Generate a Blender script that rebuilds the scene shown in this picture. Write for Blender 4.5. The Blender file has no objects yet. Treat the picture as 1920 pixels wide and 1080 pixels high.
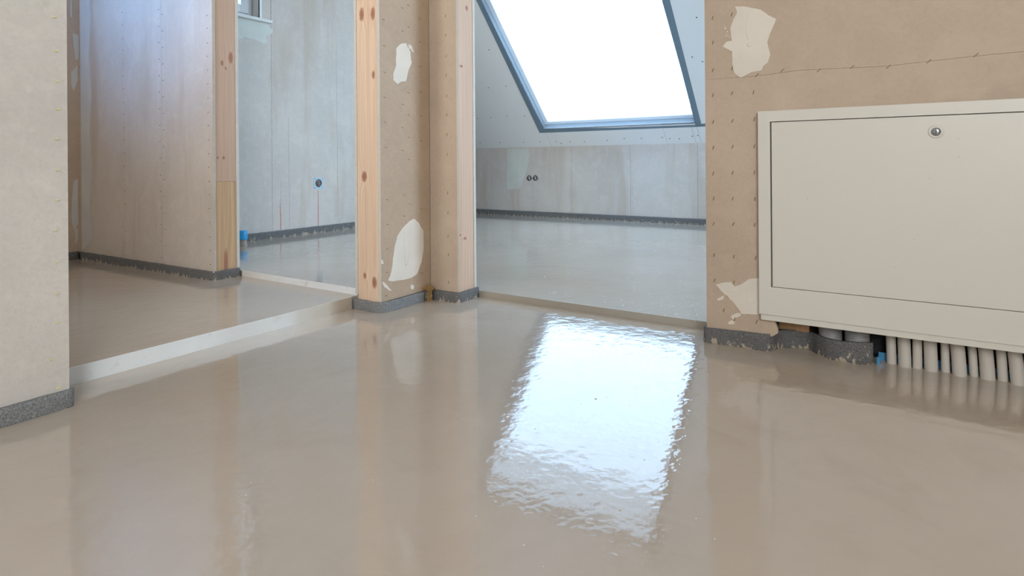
import bpy, bmesh, math, random
from mathutils import Vector, Matrix, noise
random.seed(7)
S = bpy.context.scene
COL = S.collection

# ---------------------------------------------------------------- camera
FPX = 1110.0; YAW = math.radians(33.0); PX, PY = 960.0, 305.0; ROLL = .0073; CH = .5
Fv = Vector((math.cos(YAW), math.sin(YAW), 0)); Rv = Vector((math.sin(YAW), -math.cos(YAW), 0)); Zv = Vector((0, 0, 1))
CAM = Vector((0, 0, CH))
cd = bpy.data.cameras.new('camera'); cam = bpy.data.objects.new('camera', cd); COL.objects.link(cam)
cd.sensor_width = 36; cd.lens = 36*FPX/1920; cd.shift_y = -(540-PY)/1920; cd.clip_start = .01; cd.clip_end = 200
cx = (Rv - Zv*ROLL).normalized(); cy = (Zv + Rv*ROLL).normalized(); cz = -Fv
cam.matrix_world = Matrix(((cx.x, cy.x, cz.x, CAM.x), (cx.y, cy.y, cz.y, CAM.y), (cx.z, cy.z, cz.z, CAM.z), (0, 0, 0, 1)))
S.camera = cam

# ---------------------------------------------------------------- world, lights, exposure
W = bpy.data.worlds.new('world'); S.world = W; W.use_nodes = True
bg = W.node_tree.nodes['Background']
bg.inputs[0].default_value = (.56, .78, 1.0, 1); bg.inputs[1].default_value = 6.3
S.view_settings.view_transform = 'Standard'; S.view_settings.look = 'None'; S.view_settings.gamma = 1
S.view_settings.use_curve_mapping = False; S.view_settings.exposure = 0.18
try:
    S.cycles.use_denoising = True; S.cycles.max_bounces = 10; S.cycles.diffuse_bounces = 6; S.cycles.sample_clamp_indirect = 6
    S.cycles.transparent_max_bounces = 12; S.cycles.caustics_reflective = False; S.cycles.caustics_refractive = False
except Exception: pass

def area(name, loc, direction, sx, sy, power, color, spread=180, up=(0, 0, 1), portal=False):
    l = bpy.data.lights.new(name, 'AREA'); l.shape = 'RECTANGLE'; l.size = sx; l.size_y = sy
    l.energy = power; l.color = color; l.spread = math.radians(spread)
    if portal: l.cycles.is_portal = True
    o = bpy.data.objects.new(name, l); COL.objects.link(o)
    z = -Vector(direction).normalized(); x = Vector(up).cross(z).normalized(); y = z.cross(x)
    o.matrix_world = Matrix(((x.x, y.x, z.x, loc[0]), (x.y, y.y, z.y, loc[1]), (x.z, y.z, z.z, loc[2]), (0, 0, 0, 1)))
    return o
SK = math.sqrt(.5)
# portals in the two openings to the sky
def slope_pt(y, s, d=0):            # point on the sloping ceiling: s up the slope, d outwards
    return Vector((4.518 - s*SK + d*SK, y, .638 + s*SK + d*SK))
area('skylight_portal', slope_pt(1.88, .905, .16), (-SK, 0, -SK), 1.34, 1.5, 1, (1, 1, 1), up=(-SK, 0, SK), portal=True)
area('back_window_portal', (1.785, 3.275, 1.78), (0, -1, 0), .64, .84, 1, (1, 1, 1), portal=True)
# unseen fill lamps added to brighten the near, left and skylight rooms
area('near_cool_fill', (-1.24, -1.22, 1.35), (.25, 1, -.05), .66, 1.1, 42, (.88, .95, 1.0))
area('near_warm_fill', (-1.55, -.75, 1.5), (1, .25, -.1), 1.0, 1.2, 21, (1.0, .97, .93))
area('partition_fill', (-.35, 1.86, 1.35), (1, .16, -.12), .35, .35, 6.3, (1.0, .95, .90), spread=120)  # unseen lamp added to brighten the near end of the partition
area('left_room_warm_fill', (-2.1, 2.5, 1.5), (1, 0, -.1), .9, .9, 7, (1.0, .93, .85))  # unseen lamp added as weak warm ambient for the left room
area('left_room_blue_fill', (-1.3, 2.6, 1.7), (2.6, .05, -.12), .5, .5, 6.5, (.13, .43, 1.0), spread=42)  # unseen narrow beam added for the blue patch high on the partition
area('sky_room_fill', (3.1, -1.12, 1.1), (0, 1, 0), 1.0, 1.0, 47, (.60, .80, 1.0))  # unseen lamp added to brighten the skylight room without a stronger sky

# ---------------------------------------------------------------- pixel helpers (photograph measured into metres)
def ray(x, y):
    dx, dy = x-PX, y-PY
    return Fv + Rv*((dx-ROLL*dy)/FPX) - Zv*((dy+ROLL*dx)/FPX)
def at_x(x, y, X): d = ray(x, y); return CAM + d*(X/d.x)
def at_y(x, y, Y): d = ray(x, y); return CAM + d*(Y/d.y)
def at_z(x, y, z=0): d = ray(x, y); return CAM + d*((z-CH)/d.z)
def at_slope(x, y):
    d = ray(x, y); n = Vector((SK, 0, SK)); return CAM + d*(((Vector((4.518, 0, .638))-CAM).dot(n))/d.dot(n))
def slope_s(p): return (p.z-.638)/SK

# ---------------------------------------------------------------- materials
class NT:
    def __init__(s, name):
        s.m = bpy.data.materials.new(name); s.m.use_nodes = True; s.t = s.m.node_tree; s.n = s.t.nodes
        s.b = s.n['Principled BSDF']; s.out = s.n['Material Output']
    def add(s, typ, **k):
        n = s.n.new(typ)
        for a, v in k.items(): setattr(n, a, v)
        return n
    def link(s, a, b): s.t.links.new(a, b)
    def coords(s, scale=(1, 1, 1)):
        if not hasattr(s, 'tc'): s.tc = s.add('ShaderNodeNewGeometry')
        mp = s.add('ShaderNodeMapping'); mp.inputs['Scale'].default_value = scale
        s.link(s.tc.outputs['Position'], mp.inputs[0]); return mp.outputs[0]
    def noise(s, scale, detail=4, rough=.55, co=None, dist=0):
        n = s.add('ShaderNodeTexNoise'); n.inputs['Scale'].default_value = scale; n.inputs['Detail'].default_value = detail
        n.inputs['Roughness'].default_value = rough; n.inputs['Distortion'].default_value = dist
        s.link(co if co is not None else s.coords(), n.inputs['Vector']); return n.outputs[0]
    def ramp(s, fac, stops):
        r = s.add('ShaderNodeValToRGB'); e = r.color_ramp.elements
        while len(e) < len(stops): e.new(.5)
        for i, (p, c) in enumerate(stops):
            e[i].position = p; e[i].color = (c[0], c[1], c[2], 1) if not isinstance(c, (int, float)) else (c, c, c, 1)
        s.link(fac, r.inputs[0]); return r.outputs[0]
    def mix(s, a, b, fac, mode='MIX'):
        m = s.add('ShaderNodeMix', data_type='RGBA', blend_type=mode)
        for v, i in ((a, 6), (b, 7)):
            if isinstance(v, tuple): m.inputs[i].default_value = (v[0], v[1], v[2], 1)
            else: s.link(v, m.inputs[i])
        if isinstance(fac, (int, float)): m.inputs[0].default_value = fac
        else: s.link(fac, m.inputs[0])
        return m.outputs[2]
    def math(s, op, a, b=None, c=None):
        m = s.add('ShaderNodeMath', operation=op)
        for i, v in enumerate((a, b, c)):
            if v is None: continue
            if isinstance(v, (int, float)): m.inputs[i].default_value = v
            else: s.link(v, m.inputs[i])
        return m.outputs[0]
    def bump(s, h, dist, strength=1, prev=None):
        b = s.add('ShaderNodeBump'); b.inputs['Strength'].default_value = strength; b.inputs['Distance'].default_value = dist
        s.link(h, b.inputs['Height'])
        if prev is not None: s.link(prev, b.inputs['Normal'])
        return b.outputs[0]
    def done(s, col=None, rough=.5, metal=0, nrm=None, ior=None):
        if col is not None:
            if isinstance(col, tuple): s.b.inputs['Base Color'].default_value = (col[0], col[1], col[2], 1)
            else: s.link(col, s.b.inputs['Base Color'])
        if isinstance(rough, (int, float)): s.b.inputs['Roughness'].default_value = rough
        else: s.link(rough, s.b.inputs['Roughness'])
        s.b.inputs['Metallic'].default_value = metal
        if ior: s.b.inputs['IOR'].default_value = ior
        if nrm is not None: s.link(nrm, s.b.inputs['Normal'])
        return s.m

def plain(name, col, rough=.5, metal=0, n=0, ns=40):
    t = NT(name)
    if n:
        c = t.mix(col, tuple(x*(1-n) for x in col), t.noise(ns, 3))
        return t.done(c, rough, metal)
    return t.done(col, rough, metal)

def board_mat(name, base, amp=.14, stain=False):
    t = NT(name)
    lo = tuple(x*(1-amp) for x in base); hi = tuple(min(1, x*(1+amp*.6)) for x in base)
    big = t.noise(2.2, 5, .6)
    c = t.mix(lo, hi, t.ramp(big, [(.3, 0), (.7, 1)]))
    c = t.mix(c, tuple(x*.8 for x in base), t.ramp(t.noise(110, 5, .7, dist=.6), [(.45, 0), (.75, .55)]))
    c = t.mix(c, tuple(min(1, x*1.18) for x in base), t.ramp(t.noise(26, 4, .65), [(.55, 0), (.8, .5)]))
    c = t.mix(c, tuple(x*1.1 for x in base), t.ramp(t.noise(8, 5, .7, dist=.8), [(.5, 0), (.75, .8)]))
    if stain:      # vertical damp stains in the board
        c = t.mix(c, (base[0]*.80, base[1]*.72, base[2]*.62), t.ramp(t.noise(1, 5, .6, t.coords((6, 6, .9)), .4), [(.5, 0), (.68, .65)]))
    nr = t.bump(t.noise(160, 4, .6), .0006, .35)
    return t.done(c, .62, 0, nr)
M = {}
M['board'] = board_mat('fibre_board', (.515, .41, .315))
M['board_pillar'] = board_mat('fibre_board_brown', (.46, .345, .25))
M['board_pale'] = board_mat('fibre_board_pale', (.60, .57, .53), .13)
M['board_mid'] = board_mat('fibre_board_mid', (.58, .52, .455), .10, True)
M['board_back'] = board_mat('fibre_board_back', (.58, .54, .50), .10, True)
M['board_edge'] = board_mat('fibre_board_edge', (.62, .60, .56), .05)
M['plasterboard'] = plain('white_plasterboard', (.82, .84, .85), .7, n=.05, ns=3)
def putty_mat(name, base):
    t = NT(name)
    c = t.mix(base, tuple(x*.9 for x in base), t.ramp(t.noise(9, 4), [(.35, 0), (.7, 1)]))
    nr = t.bump(t.noise(30, 4, .6, t.coords((1, 1, .35))), .003, .5)
    return t.done(c, .55, 0, nr)
M['putty'] = putty_mat('joint_putty', (.76, .70, .62))
M['putty_grey'] = putty_mat('joint_putty_grey', (.60, .60, .57))
M['putty_green'] = putty_mat('joint_putty_greenish', (.62, .645, .60))
M['groove'] = plain('dark_groove', (.20, .16, .12), .9)
M['shade_panel'] = plain('dark_shade_panel', (.02, .02, .025), .9)
M['pencil'] = plain('pencil_line', (.40, .39, .38), .8)
M['staple'] = plain('brass_staple', (.24, .17, .07), .5, .3)
M['staple_gold'] = plain('bright_brass_staple', (.85, .78, .45), .35, .3)
M['screw'] = plain('black_screw', (.03, .03, .035), .5, .3)
M['red'] = plain('red_chalk', (.62, .10, .12), .8)
M['cabinet'] = plain('cream_powder_coat', (.69, .67, .62), .38, n=.03, ns=3)
M['cabinet_dark'] = plain('cabinet_gap_grey', (.20, .22, .20), .5)
M['chrome'] = plain('chrome', (.35, .37, .38), .25, 1)
M['chrome_dark'] = plain('keyhole_black', (.02, .02, .02), .3)
M['conduit'] = plain('beige_grey_conduit', (.62, .58, .53), .42, n=.05)
M['grey_pipe'] = plain('grey_corrugated_plastic', (.36, .36, .36), .35)
M['blue'] = plain('blue_film', (.06, .27, .50), .45)
M['blue_cap'] = plain('bright_blue_cap', (.03, .38, .80), .35)
M['white_frame'] = plain('white_window_plastic', (.78, .80, .82), .3)
M['reveal_dim'] = plain('grey_dimmed_reveal', (.20, .25, .30), .6, n=.25, ns=6)  # reveal darkened in its base colour to look less lit
M['sill'] = plain('white_sill', (.70, .72, .70), .35)
M['tape'] = plain('grey_blue_tape', (.17, .24, .30), .45, n=.12, ns=12)
M['steel'] = plain('galvanised_steel', (.45, .47, .47), .4, .8)
M['box_blue'] = plain('pale_blue_plate', (.40, .62, .74), .5)
M['box_dark'] = plain('dark_red_box_inside', (.12, .06, .06), .6)
M['box_black'] = plain('dark_grey_box_inside', (.10, .11, .12), .6)
M['wire'] = plain('grey_wire', (.45, .48, .46), .5)
def blind_mat():
    t = NT('thin_white_blind'); t.n.remove(t.b)
    a = t.add('ShaderNodeBsdfTranslucent'); a.inputs[0].default_value = (.85, .87, .88, 1)
    b = t.add('ShaderNodeBsdfDiffuse'); b.inputs[0].default_value = (.7, .72, .72, 1)
    m = t.add('ShaderNodeMixShader'); m.inputs[0].default_value = .4
    t.link(a.outputs[0], m.inputs[1]); t.link(b.outputs[0], m.inputs[2]); m.inputs[0].default_value = .25
    tr = t.add('ShaderNodeBsdfTransparent'); m2 = t.add('ShaderNodeMixShader'); m2.inputs[0].default_value = .16
    t.link(m.outputs[0], m2.inputs[1]); t.link(tr.outputs[0], m2.inputs[2]); t.link(m2.outputs[0], t.out.inputs[0]); return t.m
M['blind'] = blind_mat()
M['shell'] = plain('plain_shell_plaster', (.58, .53, .47), .8)

def brown_tape():
    t = NT('brown_packing_tape')
    c = t.mix((.24, .135, .05), (.36, .22, .09), t.noise(60, 3))
    return t.done(c, .3, 0, t.bump(t.noise(90, 3), .003, .6))
M['brown_tape'] = brown_tape()

def wood_mat(name, base, dark, knots, horiz, grain=150.0, warp=.012):
    """pine; knots are (u, z, ru, rz) with u = world x or y (horiz axis index) in metres"""
    t = NT(name); g = t.add('ShaderNodeNewGeometry'); sep = t.add('ShaderNodeSeparateXYZ'); t.link(g.outputs['Position'], sep.inputs[0])
    u = sep.outputs[horiz]; z = sep.outputs[2]
    infl = None; core = None
    for (ku, kz, ru, rz) in knots:
        du = t.math('DIVIDE', t.math('SUBTRACT', u, ku), ru); dz = t.math('DIVIDE', t.math('SUBTRACT', z, kz), rz)
        r = t.math('SQRT', t.math('ADD', t.math('MULTIPLY', du, du), t.math('MULTIPLY', dz, dz)))
        i = t.math('MULTIPLY', t.math('POWER', 2.718, t.math('MULTIPLY', t.math('MULTIPLY', r, r), -.22)), t.math('MULTIPLY', t.math('SIGN', du), ru*1.3))
        infl = i if infl is None else t.math('ADD', infl, i)
        k = t.math('SUBTRACT', 1.25, r)
        core = k if core is None else t.math('MAXIMUM', core, k)
    nz = t.noise(1, 3, .5, t.coords((9, 9, 1.6)))
    uu = t.math('ADD', u, t.math('MULTIPLY', t.math('SUBTRACT', nz, .5), warp))
    if infl is not None: uu = t.math('ADD', uu, infl)
    cmb = t.add('ShaderNodeCombineXYZ'); t.link(uu, cmb.inputs[0]); t.link(t.math('MULTIPLY', z, .012), cmb.inputs[2])
    n = t.add('ShaderNodeTexNoise'); n.inputs['Scale'].default_value = grain; n.inputs['Detail'].default_value = 3; n.inputs['Roughness'].default_value = .6
    t.link(cmb.outputs[0], n.inputs['Vector'])
    c = t.mix(base, dark, t.ramp(n.outputs[0], [(.38, 0), (.66, 1)]))
    c = t.mix(c, tuple(x*.93 for x in base), t.noise(3, 3))
    c = t.mix(c, tuple(x*.82 for x in base), t.ramp(t.noise(1, 3, .6, t.coords((400, 400, 12))), [(.5, 0), (.8, .5)]))
    if core is not None:
        cf = t.ramp(t.math('ADD', core, t.math('MULTIPLY', t.math('SUBTRACT', t.noise(140, 3), .5), .5)), [(.1, 0), (.45, .8), (.9, 1)])
        c = t.mix(c, (.36, .17, .11), cf)
    return t.done(c, .55, 0, t.bump(n.outputs[0], .0004, .4))

def foam_mat(name='grey_edge_foam', lo=(.05, .05, .05), hi=(.25, .25, .25), splash=1):
    t = NT(name)
    c = t.mix(lo, hi, t.ramp(t.noise(420, 3, .8), [(.35, 0), (.72, 1)]))
    c = t.mix(c, (.45, .39, .31), t.ramp(t.noise(130, 4, .7), [(.62, 0), (.68, .8)]))
    # cement splashes, denser towards the wet screed
    g = t.add('ShaderNodeNewGeometry'); sep = t.add('ShaderNodeSeparateXYZ'); t.link(g.outputs['Position'], sep.inputs[0])
    at = t.add('ShaderNodeAttribute'); at.attribute_name = 'base'; at.attribute_type = 'GEOMETRY'
    k = t.math('SUBTRACT', t.noise(75, 3, .6, t.coords((1, 1, .5))), t.math('MULTIPLY', at.outputs['Fac'], .42))
    if splash: c = t.mix(c, (.48, .41, .32), t.ramp(k, [(.44, 0), (.49, .9)]))
    return t.done(c, .75, 0, t.bump(t.noise(300, 3, .7), .002, .7))
M['foam'] = foam_mat()
M['foam_clean'] = foam_mat('light_grey_edge_foam', (.09, .095, .10), (.36, .37, .38), 0)

def screed_mat():
    t = NT('wet_screed')
    c = t.mix((.475, .405, .335), (.535, .470, .405), t.ramp(t.noise(1.3, 4, .6), [(.3, 0), (.7, 1)]))
    c = t.mix(c, (.42, .35, .28), t.ramp(t.noise(5, 5, .6, dist=1.0), [(.55, 0), (.8, .4)]))
    n1 = t.bump(t.noise(5, 2, .5), .0010, .45)
    n2 = t.bump(t.noise(26, 2, .5, t.coords((1, 1, 1))), .0011, .8, n1)
    n3 = t.bump(t.noise(80, 2, .5), .00026, .8, n2)
    t.b.inputs['Coat Weight'].default_value = .35; t.b.inputs['Coat Roughness'].default_value = .015
    return t.done(c, .022, 0, n3, 1.5)
M['screed'] = screed_mat()

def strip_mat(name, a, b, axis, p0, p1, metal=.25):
    """painted metal, colour running from a to b along the strip, with blotchy screed stains"""
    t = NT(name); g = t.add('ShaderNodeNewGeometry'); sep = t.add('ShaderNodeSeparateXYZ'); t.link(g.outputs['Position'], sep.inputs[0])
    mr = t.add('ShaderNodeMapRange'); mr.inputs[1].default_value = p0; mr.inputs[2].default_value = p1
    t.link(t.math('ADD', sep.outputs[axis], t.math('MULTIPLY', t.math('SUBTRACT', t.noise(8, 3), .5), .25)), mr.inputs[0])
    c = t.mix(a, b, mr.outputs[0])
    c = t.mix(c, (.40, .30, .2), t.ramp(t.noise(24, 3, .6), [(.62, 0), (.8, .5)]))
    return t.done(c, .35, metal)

def film_mat():
    t = NT('clear_plastic_film'); n = t.n; n.remove(t.b)
    tr = t.add('ShaderNodeBsdfTransparent'); tr.inputs[0].default_value = (.97, .98, 1, 1)
    tl = t.add('ShaderNodeBsdfTranslucent'); tl.inputs[0].default_value = (.85, .92, 1, 1)
    df = t.add('ShaderNodeBsdfDiffuse'); df.inputs[0].default_value = (.85, .9, .95, 1)
    m1 = t.add('ShaderNodeMixShader'); m1.inputs[0].default_value = .5; t.link(tl.outputs[0], m1.inputs[1]); t.link(df.outputs[0], m1.inputs[2])
    m2 = t.add('ShaderNodeMixShader'); m2.inputs[0].default_value = .13; t.link(tr.outputs[0], m2.inputs[1]); t.link(m1.outputs[0], m2.inputs[2])
    gl = t.add('ShaderNodeBsdfGlossy'); gl.inputs['Roughness'].default_value = .2
    m3 = t.add('ShaderNodeMixShader'); m3.inputs[0].default_value = .04; t.link(m2.outputs[0], m3.inputs[1]); t.link(gl.outputs[0], m3.inputs[2])
    t.link(m3.outputs[0], t.out.inputs[0]); return t.m
M['film'] = film_mat()
def glass_mat():
    t = NT('window_glass'); t.n.remove(t.b)
    tr = t.add('ShaderNodeBsdfTransparent'); tr.inputs[0].default_value = (.95, .98, 1, 1)
    gl = t.add('ShaderNodeBsdfGlossy'); gl.inputs['Roughness'].default_value = .02
    m = t.add('ShaderNodeMixShader'); m.inputs[0].default_value = .06
    t.link(tr.outputs[0], m.inputs[1]); t.link(gl.outputs[0], m.inputs[2]); t.link(m.outputs[0], t.out.inputs[0]); return t.m
M['glass'] = glass_mat()

# ---------------------------------------------------------------- object helpers
def link_mesh(name, me, mat, parent=None, smooth=False):
    o = bpy.data.objects.new(name, me); COL.objects.link(o)
    me.materials.append(mat)
    if parent is not None: o.parent = parent
    if smooth:
        for p in me.polygons: p.use_smooth = True
    return o
def from_bm(name, bm, mat, parent=None, smooth=False):
    bmesh.ops.recalc_face_normals(bm, faces=bm.faces)
    me = bpy.data.meshes.new(name); bm.to_mesh(me); bm.free()
    return link_mesh(name, me, mat, parent, smooth)
def bm_box(bm, a, b):
    x0, y0, z0 = (min(a[i], b[i]) for i in range(3)); x1, y1, z1 = (max(a[i], b[i]) for i in range(3))
    v = [bm.verts.new(p) for p in ((x0, y0, z0), (x1, y0, z0), (x1, y1, z0), (x0, y1, z0), (x0, y0, z1), (x1, y0, z1), (x1, y1, z1), (x0, y1, z1))]
    for f in ((0, 3, 2, 1), (4, 5, 6, 7), (0, 1, 5, 4), (1, 2, 6, 5), (2, 3, 7, 6), (3, 0, 4, 7)): bm.faces.new([v[i] for i in f])
def box(name, a, b, mat, parent=None, bevel=0):
    bm = bmesh.new(); bm_box(bm, a, b)
    if bevel: bmesh.ops.bevel(bm, geom=bm.edges[:], offset=bevel, segments=2, affect='EDGES', profile=.6)
    return from_bm(name, bm, mat, parent)
def slab(name, pts, nrm, th, mat, parent=None, bevel=0):
    """outline pts (3D, planar) extruded by th against nrm; the outline is the face that is seen"""
    bm = bmesh.new(); n = Vector(nrm).normalized()
    a = [bm.verts.new(Vector(p)) for p in pts]; b = [bm.verts.new(Vector(p) - n*th) for p in pts]
    f1 = bm.faces.new(a); f2 = bm.faces.new(list(reversed(b)))
    k = len(a)
    for i in range(k): bm.faces.new((a[i], b[i], b[(i+1) % k], a[(i+1) % k]))
    if bevel: bmesh.ops.bevel(bm, geom=[e for e in f1.edges], offset=bevel, segments=1, affect='EDGES')
    bm.normal_update()
    bmesh.ops.triangulate(bm, faces=[f for f in bm.faces if len(f.verts) > 4], ngon_method='EAR_CLIP')
    return from_bm(name, bm, mat, parent)
def bm_cyl(bm, p0, p1, r0, r1=None, n=20, caps=True):
    r1 = r0 if r1 is None else r1
    p0, p1 = Vector(p0), Vector(p1); z = (p1-p0).normalized(); x = z.orthogonal().normalized(); y = z.cross(x)
    A = [bm.verts.new(p0 + (x*math.cos(2*math.pi*i/n) + y*math.sin(2*math.pi*i/n))*r0) for i in range(n)]
    B = [bm.verts.new(p1 + (x*math.cos(2*math.pi*i/n) + y*math.sin(2*math.pi*i/n))*r1) for i in range(n)]
    for i in range(n): bm.faces.new((A[i], A[(i+1) % n], B[(i+1) % n], B[i]))
    if caps: bm.faces.new(list(reversed(A))); bm.faces.new(B)
def bm_lathe(bm, origin, axis, prof, n=28):
    """prof: list of (r, h) along axis"""
    o = Vector(origin); z = Vector(axis).normalized(); x = z.orthogonal().normalized(); y = z.cross(x); rings = []
    for r, h in prof:
        rings.append([bm.verts.new(o + z*h + (x*math.cos(2*math.pi*i/n) + y*math.sin(2*math.pi*i/n))*max(r, 1e-5)) for i in range(n)])
    for a, b in zip(rings, rings[1:]):
        for i in range(n): bm.faces.new((a[i], a[(i+1) % n], b[(i+1) % n], b[i]))
    bm.faces.new(list(reversed(rings[0]))); bm.faces.new(rings[-1])
def bm_tube(bm, pts, rads, n=14):
    pts = [Vector(p) for p in pts]; rings = []
    for i, p in enumerate(pts):
        d = (pts[min(i+1, len(pts)-1)] - pts[max(i-1, 0)]).normalized()
        x = Vector((1, 0, 0)) - d*d.x; x = x.normalized() if x.length > 1e-3 else d.orthogonal().normalized(); y = d.cross(x)
        r = rads if isinstance(rads, (int, float)) else rads[i]
        rings.append([bm.verts.new(p + (x*math.cos(2*math.pi*k/n) + y*math.sin(2*math.pi*k/n))*r) for k in range(n)])
    for a, b in zip(rings, rings[1:]):
        for k in range(n): bm.faces.new((a[k], a[(k+1) % n], b[(k+1) % n], b[k]))
    bm.faces.new(list(reversed(rings[0]))); bm.faces.new(rings[-1])
def empty(name, loc=(0, 0, 0)):
    o = bpy.data.objects.new(name, None); COL.objects.link(o); o.location = loc; o.empty_display_size = .05
    bpy.context.view_layer.update(); return o
def adopt(parent):              # children were built in world space: keep them there
    inv = Matrix.Translation(-parent.location)
    for c in parent.children: c.matrix_parent_inverse = inv
def structure(o): o['kind'] = 'structure'; return o
def thing(name, label, cat, loc=(0, 0, 0), group=None):
    o = empty(name, loc); o['label'] = label; o['category'] = cat
    if group: o['group'] = group
    return o
def tag(o, label, cat, group=None):
    o['label'] = label; o['category'] = cat
    if group: o['group'] = group
    return o

XR = 1.67      # face of the right wall boards
YL = 1.447     # face of the left wall boards
TB = .0125     # board thickness
Z2, Z3, ZS = .040, .062, .022   # screed levels: left room, back room, skylight room

def jag(pts, amp, n=3, seed=0):
    """roughen an outline given in pixels"""
    rnd = random.Random(seed); out = []
    for i in range(len(pts)):
        a, b = pts[i], pts[(i+1) % len(pts)]; out.append(a)
        for k in range(1, n):
            f = k/n; out.append((a[0]+(b[0]-a[0])*f + rnd.uniform(-amp, amp), a[1]+(b[1]-a[1])*f + rnd.uniform(-amp, amp)))
    return out

# ---------------------------------------------------------------- floors (poured screed)
def flat(name, pts, z, mat, parent=None, th=.03):
    return slab(name, [(x, y, z) for x, y in pts], (0, 0, 1), th, mat, parent)
floor_main = structure(flat('floor', [(-1.65, -1.3), (1.80, -1.3), (1.80, 1.5795), (-1.65, 1.5795)], 0, M['screed'], th=.08))
floor_left = structure(flat('floor', [(-2.25, 1.583), (1.440, 1.583), (1.440, 2.30), (1.31, 3.40), (-2.25, 3.40)], Z2, M['screed'], th=.07))
corner = (3.30, 3.10)
floor_back = structure(flat('floor', [(1.4445, 1.56), (1.68, 1.56), corner, (3.30, 3.14), (1.4445, 3.14)], Z3, M['screed'], th=.09))
floor_sky = structure(flat('floor', [(1.792, -1.2), (4.53, -1.2), (4.53, 4.3), (3.31, 4.3), (3.31, 3.10), (1.70, 1.54), (1.792, 1.50)], ZS, M['screed'], th=.06))

# little bubbles on the wet surface (too many to pick apart)
M['bubble'] = plain('pale_glint_bubble', (.86, .90, .94), .08)  # pale base colour paints in the skylight glint on the bubbles
def bubbles(parent, spots, z, name='bubbles', mat=None):
    bm = bmesh.new()
    for (p, r) in spots:
        bm_lathe(bm, (p.x, p.y, z-.0003), (0, 0, 1), [(r, 0), (r*.93, r*.3), (r*.66, r*.58), (r*.3, r*.72)], 10)
    o = from_bm(name, bm, mat or M['screed'], parent, True); o['kind'] = 'stuff'; return o
bp = [(982, 1022, 4), (1117, 748, 4.5), (943, 660, 2), (957, 672, 2), (965, 597, 2), (966, 663, 2), (961, 691, 2), (1008, 627, 2.5), (1274, 844, 5), (1315, 854, 3), (1327, 702, 2),
      (1329, 717, 2), (1305, 972, 3), (1255, 930, 2.5), (892, 968, 3), (922, 975, 3.5), (1019, 1062, 3), (1263, 800, 6), (1258, 810, 4), (1219, 964, 4), (1181, 941, 4), (1163, 957, 5),
      (1106, 712, 2), (1090, 758, 2), (1100, 822, 2), (1003, 804, 3), (1004, 842, 3), (1208, 862, 3), (1236, 829, 2.5), (1137, 745, 2), (1212, 850, 2), (1280, 750, 2), (461, 928, 3), (455, 940, 2.5),
      (470, 905, 2.5), (1270, 860, 2), (1340, 1010, 3), (1180, 760, 2), (1060, 790, 2), (1500, 800, 2), (1420, 760, 1.6), (640, 840, 2), (700, 900, 2.5), (240, 750, 2)]
bubbles(floor_main, [(at_z(x, y, 0), r*.00046*abs(.5/ray(x, y).z)) for i, (x, y, r) in enumerate(bp) if i % 2], 0)
bubbles(floor_main, [(at_z(x, y, 0), r*.00040*abs(.5/ray(x, y).z)) for i, (x, y, r) in enumerate(bp) if not i % 2], 0, mat=M['bubble'])
rnd = random.Random(3)
sp = [(1037, 548, 2), (1041, 549, 3), (1030, 549, 2), (1061, 552, 2), (1021, 519, 2), (1066, 513, 1.6), (1185, 512, 1.8), (1238, 512, 1.8), (1229, 470, 1.5), (1247, 591, 2), (1268, 589, 3), (1262, 574, 2), (1168, 573, 3), (1134, 567, 2), (1185, 566, 1.5)]
for _ in range(60):
    sp.append((1310 - abs(rnd.gauss(0, 70)), 575 + rnd.gauss(0, 22), rnd.choice((1, 1.3, 1.6, 2.2))))
sp = [s for s in sp if s[1] < 552 + (s[0]-900)*.13 and s[1] > 500 or s[1] < 500]
bubbles(floor_sky, [(at_z(x, y, ZS), r*.00050*abs(.48/ray(x, y).z)) for x, y, r in sp if x < 1318 and y > 425], ZS, mat=M['bubble'])

# ---------------------------------------------------------------- wall_left (boards left of the left doorway)
wl = structure(empty('wall_left', (-.8, YL, 0)))
box('board', (-2.25, YL, .036), (.53, YL+TB, 2.5), M['board_pale'], wl)
box('stud', (.452, YL+TB, .0), (.527, 1.5575, 2.5), M['shell'], wl)
box('board', (-2.25, 1.5575, .02), (.53, 1.57, 2.5), M['board_pale'], wl)
box('stud', (-2.25, YL+TB, 0), (.45, 1.5575, .06), M['shell'], wl)
bm_s = None
def staple(x, y, plane, val, parent, mat, length=.010, w=.0016, tilt=0.0, proud=.0012):
    """plane 'x' (wall facing -X) or 'y' (wall facing -Y); one staple back"""
    p = at_x(x, y, val) if plane == 'x' else at_y(x, y, val)
    u = Vector((0, -1, 0)) if plane == 'x' else Vector((1, 0, 0))
    n = Vector((-1, 0, 0)) if plane == 'x' else Vector((0, -1, 0))
    d = (Zv*math.cos(tilt) + u*math.sin(tilt)); e = d.cross(n)
    bm = bmesh.new(); vs = []
    for q in (-proud*.6, proud):
        for s1, s2 in ((-1, -1), (1, -1), (1, 1), (-1, 1)):
            vs.append(bm.verts.new(p + d*(s1*length/2) + e*(s2*w/2) + n*q))
    for f in ((0, 3, 2, 1), (4, 5, 6, 7), (0, 1, 5, 4), (1, 2, 6, 5), (2, 3, 7, 6), (3, 0, 4, 7)): bm.faces.new([vs[i] for i in f])
    return from_bm('staple', bm, mat, parent)
for x, y in ((101, 32), (105, 96), (108, 153), (109, 205), (107, 261), (109, 319), (108, 375), (103, 432), (107, 491), (107, 550), (108, 605), (97, 674), (110, 727)):
    staple(x, y, 'y', YL, wl, M['staple_gold'], .0075, .0026, tilt=math.radians(88), proud=.0022)
# small dent in the board
adopt(wl)

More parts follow.
